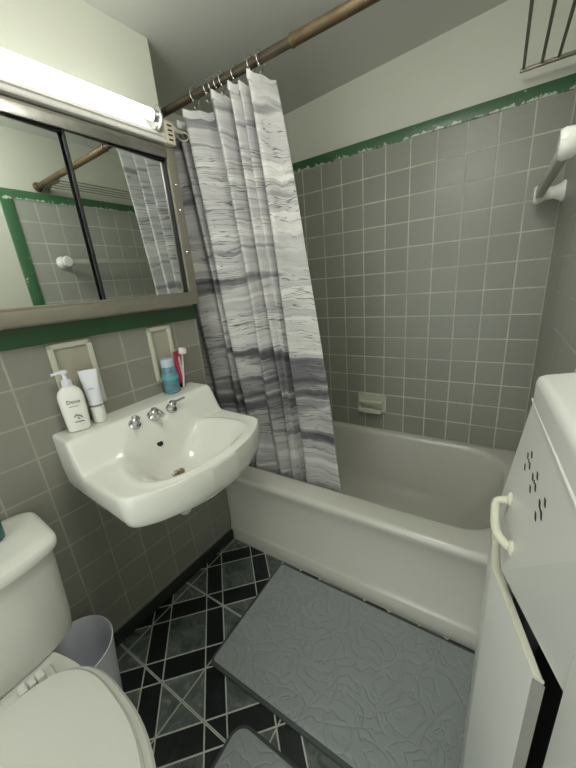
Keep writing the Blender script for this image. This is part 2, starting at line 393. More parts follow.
CT = [(-.262, -.69), (-.17, -.65), (-.10, -.70), (-.03, -.65), (.03, -.70), (.06, -.645), (.105, -.738), (.140, -.690), (.170, -.652), (.212, -.700), (.259, -.754), (.268, -.705), (.278, -.670), (.326, -.752), (.338, -.715), (.352, -.730), (.368, -.675), (.404, -.757), (.420, -.705), (.437, -.655)]
CB = [(-.24, -.60), (-.15, -.57), (-.08, -.60), (0., -.565), (.06, -.60), (.09, -.56), (.125, -.640), (.185, -.615), (.235, -.600), (.255, -.62), (.277, -.643), (.310, -.615), (.325, -.60), (.345, -.636), (.365, -.618), (.385, -.630), (.400, -.600), (.425, -.645), (.512, -.630), (.600, -.640)]
CB = [(x, y+.024) for x, y in CB]
def catmull(P, n):
    out = []; m = len(P)
    for i in range(m-1):
        p0, p1, p2, p3 = P[max(i-1, 0)], P[i], P[i+1], P[min(i+2, m-1)]
        for k in range(n):
            t = k/n; o = []
            for c in range(2):
                cr = .5*((2*p1[c])+(-p0[c]+p2[c])*t+(2*p0[c]-5*p1[c]+4*p2[c]-p3[c])*t*t+(-p0[c]+3*p1[c]-3*p2[c]+p3[c])*t**3)
                li = p1[c]+(p2[c]-p1[c])*t
                o.append(.72*cr+.28*li)
            out.append(tuple(o))
    out.append(P[-1]); return out
NP = 10
ct, cb = catmull(CT, NP), catmull(CB, NP)
cur = thing('shower_curtain', 'grey and white watercolour striped shower curtain gathered at the left of the tub', 'shower curtain', (.2, -.70, 0))
me = bpy.data.meshes.new('cloth'); verts = []; uvs = []; NZ = 70; zt, zb = 1.853, .31
sl = [0]
for a, b in zip(cb, cb[1:]): sl.append(sl[-1]+math.dist(a, b))
for j in range(NZ+1):
    t = j/NZ
    for i in range(len(ct)):
        e = t**.85
        x = ct[i][0]*(1-e)+cb[i][0]*e; y = ct[i][1]*(1-e)+cb[i][1]*e
        wv = math.sin(3.1*t*PI+i*.11)*.004*t+math.sin(i*.37+t*5)*.003*t
        hk = abs(((i/NP) % 1)-.5)*2
        sag = .010*(1-hk)*max(0, 1-t*12)
        z = zt+(zb-zt)*t-sag*0.6
        verts.append((x-.2+wv, y+.70+wv*.8, z)); uvs.append((sl[i]*1.25, z))
W_ = len(ct); faces = [(j*W_+i, j*W_+i+1, (j+1)*W_+i+1, (j+1)*W_+i) for j in range(NZ) for i in range(W_-1)]
me.from_pydata(verts, [], faces); uvl = me.uv_layers.new(name='UVMap')
for p in me.polygons:
    p.use_smooth = True
    for li in p.loop_indices: uvl.data[li].uv = uvs[me.loops[li].vertex_index]
me.materials.append(M['curtain'])
cl = bpy.data.objects.new('cloth', me); COL.objects.link(cl); cl.parent = cur
md = cl.modifiers.new('thick', 'SOLIDIFY'); md.thickness = .0012; md.offset = 0
hem = new_bm()
for a, b in zip(ct, ct[1:]): pass
rings = []
for i, p in enumerate(ct):
    q = ct[min(i+1, len(ct)-1)]; o_ = ct[max(i-1, 0)]; d = Vector((q[0]-o_[0], q[1]-o_[1], 0)).normalized(); nn = Vector((-d.y, d.x, 0))*.0016
    hk = abs(((i/NP) % 1)-.5)*2; sg = .006*(1-hk)
    c = Vector((p[0]-.2, p[1]+.70, zt-sg))
    rings.append([c+nn+Vector((0, 0, .002)), c-nn+Vector((0, 0, .002)), c-nn*1.1-Vector((0, 0, .022)), c+nn*1.1-Vector((0, 0, .022))])
loft(hem, rings); obj('top_hem', hem, plain('white_hem', srgb(196, 195, 192), .7, var=.05), cur, smooth=60)

def hook(x, y, label, group=None, lean=0.):
    h = thing('curtain_hook', label, 'curtain hook', (x, y, 1.882), 0, group)
    bm = new_bm(); R = .0205
    pts = [(lean*.2, R*math.sin(a), R*math.cos(a)+.0) for a in [math.radians(d) for d in range(-150, 151, 15)]]
    tube(bm, pts, .0016, 8)
    tube(bm, [pts[-1], (lean*.4, .010, -.020), (lean, .001, -.026), (lean, .000, -.036), (lean, -.004, -.041), (lean, -.009, -.038), (lean, -.009, -.032)], .0016, 8, smooth_iter=1)
    obj('wire', bm, 'chrome', h)
    bm = new_bm(); lathe(bm, (lean*.2, R*math.sin(math.radians(-150)), R*math.cos(math.radians(-150))), [(.0005, -.004), (.0035, -.002), (.0035, .002), (.0005, .004)]); obj('bead', bm, 'chrome', h)
hook(.155, -.722, 'metal curtain hook standing alone over the wide left fold', lean=.002)
for x in (.218, .240, .262, .285): hook(x, -.722, 'metal curtain hook bunched with others over the narrow middle folds', 'bunched hooks above the middle folds', lean=random.uniform(-.004, .004))
hook(.335, -.722, 'metal curtain hook just right of the bunched hooks', lean=-.003)
hook(.396, -.722, 'metal curtain hook at the left corner of the wide right fold', lean=.003)
hook(.430, -.722, 'last metal curtain hook on the right, above the curtain edge', lean=.004)
hook(-.15, -.722, 'metal curtain hook in shade behind the wall corner', lean=0)

# ------------------------------------------------------------ towel bar and rack on the right wall
tb = thing('towel_bar', 'white ceramic towel bar brackets with a worn flat bar on the right tile wall', 'towel bar', (1.24, -.40, 1.487))
for y in (.315, -.305):
    bm = new_bm(); lathe(bm, (0, y, 0), [(.030, 0), (.030, -.006), (.024, -.014), (.018, -.028), (.018, -.05), (.022, -.056), (.026, -.064), (.027, -.080), (.023, -.088), (.001, -.090)], 'x', sy=1.15, n=32)
    obj('bracket', bm, 'porcelain', tb)
bm = new_bm(); box(bm, -.082, -.060, -.30, .31, -.014, .014, bev=.003); obj('bar', bm, 'bar', tb)
rk = thing('towel_rack', 'grey metal slatted towel rack high above the green trim', 'towel rack', (1.246, -.37, 1.888))
for k, x in enumerate((-.168, -.118, -.074, -.028)):
    bm = new_bm(); box(bm, x-.0045, x+.0045, -.31, .30, -.002, .002, bev=.001); obj('slat', bm, 'rack', rk)
for y in (-.31, .30):
    bm = new_bm(); box(bm, -.178, 0, y-.006, y+.006, -.006, .004, bev=.002); box(bm, -.006, 0, y-.02, y+.02, -.028, .02, bev=.002); obj('end_bracket', bm, 'alu_light', rk)

# ------------------------------------------------------------ mirror cabinet
mc = thing('medicine_cabinet', 'wall mounted mirror cabinet with two sliding mirror doors in a metal frame', 'medicine cabinet', L(0, .385, 1.2), LA)
HW = .352
bm = new_bm(); box(bm, -.003, .050, -HW+.004, HW-.004, .012, .53); obj('body', bm, 'fixture', mc)
bm = new_bm()
box(bm, .048, .078, -HW, HW, .012, .052, bev=.004); box(bm, .048, .074, -HW, HW, .500, .533, bev=.003)
box(bm, .048, .076, HW-.036, HW, .012, .533, bev=.004); box(bm, .048, .076, -HW, -HW+.036, .012, .533, bev=.004)
box(bm, .074, .079, -HW+.03, HW-.03, .050, .058, bev=.001)
obj('frame', bm, 'alu_light', mc)
bm = new_bm(); box(bm, .072, .078, -HW+.036, HW-.036, .497, .523, bev=.001); obj('upper_track', bm, 'alu', mc)
DR = math.radians(3.0)
bm = new_bm(); box(bm, -.002, .002, -.156, .158, -.222, .222); d1 = obj('mirror_door', bm, 'mirror', mc, smooth=0, loc=(.060, .158, .276), rot=(0, 0, DR))
bm = new_bm(); box(bm, .0, .0032, -.163, -.156, -.222, .222, bev=.0008); obj('edge_strip', bm, 'black', d1)
bm = new_bm(); box(bm, -.002, .002, -.158, .158, -.222, .222); d2 = obj('mirror_door', bm, 'mirror', mc, smooth=0, loc=(.064, -.158, .276), rot=(0, 0, DR))
bm = new_bm(); box(bm, .0595, .064, -HW+.034, HW-.034, .4935, .5005, bev=.0005); box(bm, .0545, .064, HW-.040, HW-.035, .052, .498, bev=.0005); obj('dark_gap', bm, 'black', mc)  # black strips paint the dark gap along the mirror doors
for z in (.20, .34, .42):
    bm = new_bm(); lathe(bm, (.076, HW-.018, z), [(.004, 0), (.004, .001), (.002, .0025)], 'x', n=12); obj('screw', bm, 'chrome', mc)

# fluorescent light
lf = thing('vanity_light', 'lit fluorescent tube light fixture above the mirror cabinet', 'light fixture', L(0, .40, 1.735), LA)
bm = new_bm()
prof = [(-.003, .002), (.088, .002), (.090, .006), (.090, .011), (.084, .013), (.084, .018), (.090, .020), (.090, .028), (.080, .032), (.072, .040), (.052, .072), (.044, .092), (.038, .098), (-.003, .098)]
loft(bm, [[(n, -.33, z) for n, z in prof], [(n, .352, z) for n, z in prof]]); obj('housing', bm, 'fixture', lf, smooth=25)
bm = new_bm(); tube(bm, [(.098, -.30, .064), (.098, .282, .064)], .0155, 24); obj('fluorescent_tube', bm, 'glow', lf)
for y, s in ((.282, 1), (-.30, -1)):
    bm = new_bm(); lathe(bm, (.098, y, .064), [(.0165, 0), (.018, s*.002), (.018, s*.012), (.012, s*.014)], 'y')
    tube(bm, [(.100, y+s*.012, .060), (.108, y+s*.02, .058)], .006, 10)
    obj('tube_cap', bm, 'chrome', lf)
    bm = new_bm(); t = bmesh.new(); bmesh.ops.create_uvsphere(t, u_segments=24, v_segments=14, radius=1)
    for v in t.verts: v.co = Vector((.100+v.co.x*.030, y+s*.014+v.co.y*.016, .060+v.co.z*.034))
    for v in t.verts:
        if v.co.y*s < (y+s*.014)*s: v.co.y = y+s*.014+(v.co.y-(y+s*.014))*.2
    merge(bm, t); box(bm, .03, .10, y+s*.010-.004, y+s*.010+.004, .03, .08, bev=.003); obj('lamp_holder', bm, 'chrome', lf)
bm = new_bm(); box(bm, .045, .096, .326, .362, .0, .066, bev=.004)
obj('outlet_box', bm, 'outlet', lf)
for k in range(4):
    bm = new_bm(); box(bm, .0955, .0975, .336, .352, .010+k*.0135, .0145+k*.0135); obj('outlet_slot', bm, 'black', lf)
pg = thing('power_plug', 'pale plastic plug with looped cord at the end of the light fixture', 'plug', L(.075, .036, 1.790), LA)
bm = new_bm(); lathe(bm, (0, 0, 0), [(.010, 0), (.011, .004), (.010, .016), (.006, .030), (.004, .050)], 'y', n=16); obj('plug_body', bm, 'outlet', pg)
bm = new_bm(); tube(bm, [(0, .046, 0), (.004, .062, .004), (.010, .070, -.010), (.004, .056, -.024), (-.004, .036, -.022), (0, .026, -.012)], .0022, 8, smooth_iter=2); obj('cord', bm, 'outlet', pg)

# ------------------------------------------------------------ recessed holders in the tiles
def niche(s0, s1, label):
    t = thing('wall_niche', label, 'wall niche', L(0, (s0+s1)/2, .93), LA)
    h = (s1-s0)/2; b = .016; H = .215; bm = new_bm()
    box(bm, 0, .011, -h, h, H-b, H, bev=.004, seg=3); box(bm, 0, .011, -h, h, 0, b, bev=.004, seg=3)
    box(bm, 0, .011, -h, -h+b, 0, H, bev=.004, seg=3); box(bm, 0, .011, h-b, h, 0, H, bev=.004, seg=3)
    obj('frame', bm, 'ceramic_trim', t)
    bm = new_bm(); box(bm, 0.0005, .0035, -h+b*.6, h-b*.6, b*.6, H-b*.6); obj('back_panel', bm, 'ceramic_in', t, smooth=0)
niche(.432, .556, 'cream framed wall niche behind the pump bottle, under the green trim')
niche(.140, .240, 'cream framed wall niche behind the blue mouthwash bottle')

# ------------------------------------------------------------ sink
SINK_S, STILT = .345, math.radians(1.3)
sk = thing('wall_sink', 'white porcelain wall hung sink with a raised back ledge', 'sink', L(0, SINK_S, .887), rot=(STILT, 0, LA))
# outline (n, y) with y = towards the tub, relative to the sink centre; z relative to the ledge top
OUT = [(.0, -.264), (.12, -.266), (.358, -.264), (.372, -.252), (.408, -.205), (.440, -.13), (.456, -.04), (.456, .04), (.440, .13), (.408, .205), (.372, .252), (.358, .264), (.12, .266), (.0, .264)]
def resample(P, n, closed=False):
    d = [0]
    for a, b in zip(P, P[1:]): d.append(d[-1]+math.dist(a, b))
    out = []; 
    for k in range(n):
        t = d[-1]*k/(n-1); i = 0
        while i < len(d)-2 and d[i+1] < t: i += 1
        f = (t-d[i])/(d[i+1]-d[i]+1e-9); out.append((P[i][0]+(P[i+1][0]-P[i][0])*f, P[i][1]+(P[i+1][1]-P[i][1])*f))
    return out
def soften(P, it=3):
    for _ in range(it): P = [P[0]]+[((a[0]+2*b[0]+c[0])/4, (a[1]+2*b[1]+c[1])/4) for a, b, c in zip(P, P[1:], P[2:])]+[P[-1]]
    return P
fr = soften(resample(OUT, 150), 5)
def sst(a, b, x):
    t = max(0, min(1, (x-a)/(b-a))); return t*t*(3-2*t)
BC = (.275, 0.)
def top_z(n, y):
    rim = -.099
    # basin: squarish rounded bowl, wider towards the front
    hw = .180+.03*(n-.2)/.2
    dn = (n-BC[0])/(.150 if n > BC[0] else .160); dy = y/hw
    r = (abs(dn)**2.6+abs(dy)**2.6)**(1/2.6)
    bowl = -.108*(1-sst(.25, 1.02, r)**1.15)
    z = rim+bowl
    z += .004*sst(.93, 1.02, r)*(1-sst(1.02, 1.12, r))
    # backsplash shelf in front of the wall
    back = 0.0 if n < .098 else None
    w_ = 1-sst(.100, .165 + .02*(1-min(1, abs(y)/.2)), n)
    lowz = rim+bowl*.5
    z = z*(1-w_)+0.0*w_
    return z
bm = new_bm(); K = 90; rows = []
def inset_pt(p, d):
    cx, cy = .22, 0; v = Vector((p[0]-cx, p[1]-cy)); l = v.length; v *= (l-d)/l
    return (max(p[0] if p[0] <= 1e-6 else 0, cx+v.x) if p[0] > 1e-6 else 0.0, cy+v.y)
# height field rows: each row is a chord across at constant n
import bisect
half = [p for p in fr if p[1] >= -1e-9]
def width_at(n):
    best = None
    hs = [p for p in fr if p[1] > 0]
    hs = sorted(hs, key=lambda p: p[0]); 
    for a, b in zip(hs, hs[1:]):
        if a[0] <= n <= b[0]:
            f = (n-a[0])/(b[0]-a[0]+1e-9); return a[1]+(b[1]-a[1])*f
    return hs[-1][1] if n > hs[-1][0] else hs[0][1]
nmax = max(p[0] for p in fr)
edge_r = .010
ns_ = [0]+[nmax*(k/70) for k in range(1, 70)]+[nmax-.002]
NY = 96; grid = []
for n in ns_:
    wd = width_at(n) if n < nmax-.001 else .03
    row = []
    for j in range(NY+1):
        a = -math.cos(PI*j/NY); a = .55*a+.45*(2*j/NY-1)
        y = a*wd
        z = top_z(n, y)
        e = min(wd-abs(y), (nmax-n)*1.0)
        if e < edge_r: z -= (edge_r-math.sqrt(max(0, edge_r**2-(edge_r-e)**2)))*.9
        row.append(bm.verts.new((n, y, z)))
    grid.append(row)
for a, b in zip(grid, grid[1:]):
    for i in range(NY): bm.faces.new((a[i], a[i+1], b[i+1], b[i]))
# skirt from the outer boundary down
bd = [r[0] for r in grid]+grid[-1][1:-1]+[r[-1] for r in grid[::-1]]
prev = bd
for dz, ins, absz in ((0, 0, None), (-.012, -.002, -.114), (0, .002, -.17), (0, .010, -.196), (0, .018, -.204), (0, .03, -.208)):
    if absz is None: continue
    ring = []
    for v in bd:
        n, y = v.co.x, v.co.y; c = Vector((.18, 0)); d = Vector((n, y))-c; l = d.length; q = c+d*((l-ins)/l)
        zz = absz
        ring.append(bm.verts.new((0 if n < 1e-6 else q.x, q.y, zz)))
    for i in range(len(prev)-1): bm.faces.new((prev[i], prev[i+1], ring[i+1], ring[i]))
    bm.faces.new((prev[-1], prev[0], ring[0], ring[-1]))
    prev = ring
# underside bulges below the bowl
for sc, zz in ((.8, -.215), (.62, -.235), (.42, -.252), (.2, -.257)):
    ring = [bm.verts.new((.20+(v.co.x-.20)*sc/1.0 if zz < -.216 else v.co.x*.9+.02, v.co.y*sc, zz)) for v in bd]
    for i in range(len(prev)-1): bm.faces.new((prev[i], prev[i+1], ring[i+1], ring[i]))
    bm.faces.new((prev[-1], prev[0], ring[0], ring[-1])); prev = ring
bm.faces.new(prev)
obj('basin', bm, 'porcelain', sk, smooth=60)
def on_sink(n, y): return top_z(n, y)
# taps sit on the sloping back face of the basin
def tap_base(y): return (.124, y, on_sink(.124, y))
for y, kind in ((-.072, 'L'), (.068, 'R')):
    n0, y0, z0 = tap_base(y); bm = new_bm()
    mx = Matrix.Translation((n0+.002, y0, z0)) @ Matrix.Rotation(math.radians(38), 4, 'Y')
    t = bmesh.new(); lathe(t, (0, 0, -.006), [(.020, 0), (.020, .006), (.016, .011), (.010, .014), (.009, .024), (.012, .027), (.013, .034), (.008, .040), (.001, .041)], n=24); merge(bm, t, 0, mx)
    th = thing and obj('tap_handle', bm, 'chrome', sk)
    bm = new_bm(); t = bmesh.new(); s = 1 if kind == 'R' else -1
    if kind == 'R': tube(t, [(0, 0, .030), (.002, .018, .032), (.003, .045, .036)], [.005, .004, .0035], 10)
    else: tube(t, [(0, 0, .030), (.018, -.006, .032), (.034, -.020, .034)], [.005, .004, .0035], 10)
    merge(bm, t, 0, mx); obj('lever', bm, 'chrome', th)
n0, y0, z0 = tap_base(-.002); bm = new_bm(); mx = Matrix.Translation((n0+.002, y0, z0)) @ Matrix.Rotation(math.radians(38), 4, 'Y')
t = bmesh.new(); lathe(t, (0, 0, -.006), [(.023, 0), (.023, .006), (.018, .012), (.014, .020), (.014, .030), (.009, .036), (.001, .037)], n=24); merge(bm, t, 0, mx)
tube(bm, [(n0+.012, y0, z0+.014), (n0+.038, y0+.002, z0+.014), (n0+.052, y0+.004, z0+.004)], [.010, .009, .008], 14, smooth_iter=1)
obj('spout', bm, 'chrome', sk)
on = .160; oy = -.024; oz = on_sink(on, oy)
bm = new_bm(); mx = Matrix.Translation((on, oy, oz+.001)) @ Matrix.Rotation(math.radians(55), 4, 'Y'); t = bmesh.new(); lathe(t, (0, 0, 0), [(.0105, 0), (.0105, .0015), (.001, .0016)], n=24); merge(bm, t, 0, mx); obj('overflow_hole', bm, 'black', sk)
DN, DY = .228, -.025; dz = on_sink(DN, DY)
bm = new_bm(); lathe(bm, (DN, DY, dz-.001), [(.024, 0), (.024, .003), (.019, .0045), (.017, .002), (.001, .002)], n=28); obj('drain_ring', bm, plain('aged_brass_drain', (.45, .33, .16, 1), .3, metal=.9, var=.4, scale=80), sk)
bm = new_bm(); lathe(bm, (DN, DY, dz+.001), [(.013, 0), (.013, .004), (.008, .006), (.001, .0062)], n=24); obj('stopper', bm, 'chrome', sk)
bm = new_bm(); tube(bm, [(.20, 0, -.235), (.20, 0, -.36), (.185, 0, -.40), (.16, 0, -.41), (.13, 0, -.395), (.10, 0, -.36), (.06, 0, -.35), (.0, 0, -.35)], .017, 16, smooth_iter=1)
lathe(bm, (.20, 0, -.30), [(.022, -.012), (.024, 0), (.022, .012)], n=20)
obj('trap_pipe', bm, 'enamel', sk)

LEDGE = .888
def ledge_z(s): return LEDGE+(SINK_S-s)*math.sin(STILT)
# pump bottle
def oval_ring(a, b, z, n=32, p=2.6, cx=0, cy=0):
    out = []
    for i in range(n):
        t = 2*PI*i/n; c, s = math.cos(t), math.sin(t)
        out.append((cx+a*math.copysign(abs(c)**(2/p), c), cy+b*math.copysign(abs(s)**(2/p), s), z))
    return out
pump = thing('pump_bottle', 'white pump bottle with printed label at the left end of the sink ledge', 'pump bottle', L(.048, .545, ledge_z(.545)), rotz=LA+math.radians(-22))
bm = new_bm(); loft(bm, [oval_ring(a, b, z) for a, b, z in ((.014, .026, 0), (.018, .030, .003), (.019, .031, .02), (.020, .033, .06), (.020, .034, .10), (.019, .033, .115), (.016, .028, .128), (.012, .018, .137), (.011, .012, .142))])
obj('bottle', bm, plain('glossy_white_bottle', srgb(232, 232, 224), .25, var=.01), pump)
bm = new_bm(); lathe(bm, (0, 0, .142), [(.0135, -.002), (.0135, .014), (.011, .017), (.006, .018), (.0055, .036), (.007, .038)], n=24); obj('collar', bm, 'plastic_white', pump)
bm = new_bm(); lathe(bm, (0, 0, .178), [(.009, 0), (.011, .002), (.011, .008), (.008, .011), (.001, .012)], n=20); tube(bm, [(.004, 0, .184), (.004, -.014, .184), (.006, -.030, .180)], .004, 10); obj('pump_head', bm, 'plastic_white', pump)
INK = plain('dark_print', srgb(58, 58, 62), .5, var=.1); GOLD = plain('tan_print', srgb(150, 132, 96), .5, var=.15); GREY = plain('grey_print', srgb(130, 132, 134), .5, var=.1)
def text(body, size, mat, parent, mx, name='lettering'):
    cu = bpy.data.curves.new(name, 'FONT'); cu.body = body; cu.size = size; cu.align_x = 'CENTER'; cu.extrude = .0002; cu.resolution_u = 4
    o = bpy.data.objects.new(name, cu); COL.objects.link(o)
    dg = bpy.context.evaluated_depsgraph_get(); me = bpy.data.meshes.new_from_object(o.evaluated_get(dg)); bpy.data.objects.remove(o)
    me.transform(mx); me.materials.clear(); me.materials.append(mat)
    q = bpy.data.objects.new(name, me); COL.objects.link(q); q.parent = parent; return q
FACE = lambda x, y, z: Matrix.Translation((x, y, z)) @ Matrix.Rotation(PI/2, 4, 'Z') @ Matrix.Rotation(PI/2, 4, 'X')
text('Dove', .016, INK, pump, FACE(.0204, .004, .090))
bm = new_bm()
for (y, z, a, l) in ((.004, .052, .5, .012), (.010, .050, 1.1, .013), (-.002, .050, -.3, .011), (.014, .045, .2, .010), (.006, .042, .9, .009)):
    t = bmesh.new(); lathe(t, (0, 0, -l/2), [(.0003, 0), (.003, l*.5), (.0003, l)], n=10); merge(bm, t, 0, Matrix.Translation((.0200, y, z)) @ Matrix.Rotation(a, 4, 'X') @ Matrix.Scale(.25, 4, (1, 0, 0)))
obj('leaf_print', bm, GREY, pump)
bm = new_bm(); box(bm, .0200, .0206, -.006, .018, .030, .0325); obj('text_line', bm, INK, pump)
bm = new_bm(); box(bm, .0201, .0207, -.010, .014, .080, .0812); obj('text_line', bm, INK, pump)
# squeeze tube standing on its cap
sq = thing('squeeze_tube', 'white squeeze tube standing on its cap right of the pump bottle', 'tube', L(.046, .482, ledge_z(.482)), rotz=LA+math.radians(-30))
bm = new_bm(); loft(bm, [oval_ring(a, b, z, p=2.2) for a, b, z in ((.018, .018, .052), (.0185, .0195, .058), (.017, .021, .09), (.012, .023, .125), (.006, .025, .150), (.0025, .0258, .162), (.0016, .026, .172))]); obj('tube_body', bm, 'plastic_white', sq)
bm = new_bm(); lathe(bm, (0, 0, 0), [(.017, 0), (.0195, .003), (.020, .05), (.018, .052)], n=28); obj('cap', bm, 'porcelain', sq)
bm = new_bm(); lathe(bm, (0, 0, .0545), [(.0196, 0), (.0200, .003), (.0196, .006)], n=28); obj('grey_band', bm, GREY, sq)
text('care', .010, GREY, sq, FACE(.0165, 0, .112) )
# mouthwash bottle
bl = thing('mouthwash_bottle', 'translucent blue mouthwash bottle with clear cap on the sink ledge', 'bottle', L(.040, .203, ledge_z(.203)), rotz=LA)
bl.scale = (1.22, 1.22, 1.06)
def bluem():
    k = NT('blue_liquid_plastic'); v, x, y, z = k.coords(); k.base(k.mix(k.noise(v, 25, 3), srgb(96, 146, 164), srgb(118, 168, 184))); k.set(.12, trans=.25); return k.m
BLUE = bluem()
bm = new_bm(); lathe(bm, (0, 0, 0), [(.020, 0), (.0235, .004), (.024, .012), (.0225, .014), (.024, .018), (.0245, .060), (.0245, .072), (.022, .076), (.023, .084), (.022, .092), (.0205, .098)], n=32); obj('bottle', bm, BLUE, bl)
bm = new_bm(); lathe(bm, (0, 0, .098), [(.0205, 0), (.021, .003), (.021, .022), (.019, .028), (.001, .029)], n=32); obj('cap', bm, plain('clear_pale_cap', srgb(178, 194, 206), .15, var=.04), bl)
bm = new_bm(); lathe(bm, (0, 0, .052), [(.0247, 0), (.0249, .001), (.0249, .012), (.0247, .013)], n=32, cap0=False, cap1=False); obj('label_band', bm, plain('teal_label', srgb(92, 160, 160), .4, var=.1), bl)
bm = new_bm()
for k in range(5): box(bm, .0246, .0250, -.012+.004*k, -.010+.004*k+.0008, .032-.002*k, .0335-.002*k)
obj('print_marks', bm, INK, bl)
# toothbrush holder cup with tubes
PINK = plain('magenta_plastic', srgb(188, 58, 92), .35, var=.35, scale=90); DKC = plain('dark_tinted_cup', srgb(40, 44, 52), .25, var=.1); WHITE = plain('soft_white_plastic', srgb(232, 224, 216), .4, var=.05)
tp = thing('toothpaste_tube', 'pink and white toothpaste tube standing against the wall behind the blue bottle', 'toothpaste', L(.024, .145, ledge_z(.145)), rot=(math.radians(-5), math.radians(-4), LA+.5))
tp.scale = (1.15, 1.15, 1.08)
bm = new_bm(); loft(bm, [oval_ring(a, b, z, p=2.2) for a, b, z in ((.010, .010, .016), (.012, .014, .03), (.010, .016, .07), (.006, .018, .11), (.002, .019, .135))]); obj('tube_body', bm, PINK, tp)
bm = new_bm(); lathe(bm, (0, 0, 0), [(.009, 0), (.010, .002), (.010, .015), (.006, .017)], n=20); obj('cap', bm, DKC, tp)
bm = new_bm(); box(bm, .0085, .0115, -.008, .004, .035, .115, bev=.001); obj('white_panel', bm, WHITE, tp)
tbz = thing('toothbrush', 'white headed toothbrush leaning behind the blue bottle', 'toothbrush', L(.040, .152, ledge_z(.152)), rot=(math.radians(-9), 0, LA))
bm = new_bm(); tube(bm, [(0, 0, .002), (0, 0, .05), (.001, 0, .10), (0, 0, .14)], [.0035, .0045, .0035, .0025], 10); obj('handle', bm, WHITE, tbz)
bm = new_bm(); box(bm, -.008, .008, -.012, .010, .136, .162, bev=.005, seg=3); box(bm, .004, .018, -.010, .008, .138, .158, bev=.003, seg=2); obj('brush_head', bm, WHITE, tbz)

# ------------------------------------------------------------ toilet
tl = thing('toilet', 'off white two piece toilet with its lid closed at the left wall', 'toilet', L(0, .948, 0), LA)
def sring(n0, n1, hs, p, z, bow=0, N=64):
    c, h = (n0+n1)/2, (n1-n0)/2; out = []
    for i in range(N):
        t = 2*PI*i/N; cs, sn = math.cos(t), math.sin(t)
        x = h*math.copysign(abs(cs)**(2/p), cs); y = hs*math.copysign(abs(sn)**(2/p), sn)
        if x > 0: x += bow*(1-(y/hs)**2)*(x/h)
        out.append((c+x, y, z))
    return out
bm = new_bm()
loft(bm, [sring(a, b, h, 7, z, bow) for a, b, h, z, bow in ((.05, .17, .15, .372, .01), (.03, .195, .190, .380, .02), (.022, .203, .204, .395, .03), (.02, .207, .211, .45, .03), (.018, .212, .219, .60, .03), (.018, .214, .222, .672, .03))])
obj('tank', bm, 'toilet', tl)
bm = new_bm()
loft(bm, [sring(a, b, h, 7, z, bow) for a, b, h, z, bow in ((.016, .222, .226, .668, .03), (.008, .232, .232, .672, .03), (.006, .234, .234, .680, .03), (.006, .234, .234, .690, .03), (.009, .230, .231, .697, .03), (.020, .214, .221, .704, .03), (.04, .19, .20, .705, .03))])
obj('tank_lid', bm, 'porcelain', tl)
bm = new_bm(); lathe(bm, (.232, -.15, .635), [(.014, 0), (.014, .006), (.008, .010), (.008, .016)], 'x', n=20); tube(bm, [(.246, -.15, .635), (.250, -.11, .632), (.250, -.08, .630)], .006, 10); obj('flush_lever', bm, 'chrome', tl)
def bowl_ring(nb, nf, hw, z, pb=3.2, pf=2.05, cfrac=.42, N=72, zt=0):
    c = nb+(nf-nb)*cfrac; out = []
    for i in range(N):
        t = 2*PI*i/N; cs, sn = math.cos(t), math.sin(t); p = pf if cs > 0 else pb
        h = (nf-c) if cs > 0 else (c-nb)
        out.append((c+h*math.copysign(abs(cs)**(2/p), cs), hw*math.copysign(abs(sn)**(2/p), sn), z))
    return out
bm = new_bm()
loft(bm, [bowl_ring(*a) for a in ((0.205, 0.605, .105, 0), (0.205, 0.605, .105, .02), (0.215, 0.585, .095, .05), (0.215, 0.585, .095, .16), (0.175, 0.645, .115, .24), (0.105, 0.725, .150, .31, 2.3, 2.05, .54), (0.075, 0.763, .176, .36, 2.1, 2.05, .56), (0.075, 0.773, .182, .38, 2.1, 2.05, .56), (0.080, 0.769, .179, .388, 2.1, 2.05, .56))])
obj('bowl', bm, 'toilet', tl)
bm = new_bm(); loft(bm, [bowl_ring(*a) for a in ((0.288, 0.780, .190, .389), (0.282, 0.787, .197, .394), (0.282, 0.787, .198, .402), (0.288, 0.781, .193, .409), (0.325, 0.745, .16, .410))]); obj('seat', bm, 'seat', tl)
bm = new_bm(); loft(bm, [bowl_ring(*a) for a in ((0.298, 0.763, .176, .410), (0.292, 0.769, .182, .414), (0.292, 0.769, .182, .420), (0.297, 0.763, .177, .426), (0.315, 0.743, .158, .429), (0.395, 0.665, .09, .4305))]); obj('seat_lid', bm, 'seat', tl)
bm = new_bm(); box(bm, .252, .305, -.115, .125, .385, .402, bev=.006, seg=3); obj('hinge_plate', bm, 'seat', tl)
for y in (.082, -.082):
    bm = new_bm(); box(bm, .266, .292, y-.026, y-.009, .398, .424, bev=.005, seg=3); box(bm, .268, .290, y-.007, y+.007, .400, .421, bev=.003); box(bm, .266, .292, y+.009, y+.026, .398, .424, bev=.005, seg=3); obj('hinge', bm, 'seat', tl)
# teal bottle on the tank
tq = thing('teal_jar', 'teal green round jar standing on the toilet tank lid', 'jar', L(.100, .826, .7055), 0)
bm = new_bm(); lathe(bm, (0, 0, 0), [(.030, 0), (.034, .004), (.035, .02), (.035, .045), (.031, .052)], n=32); obj('jar_body', bm, plain('teal_plastic', srgb(46, 104, 96), .2, var=.1), tq)
bm = new_bm(); lathe(bm, (0, 0, .052), [(.033, 0), (.034, .002), (.034, .014), (.030, .017), (.001, .018)], n=32); obj('jar_lid', bm, plain('dark_teal_cap', srgb(62, 122, 112), .25, var=.1), tq)

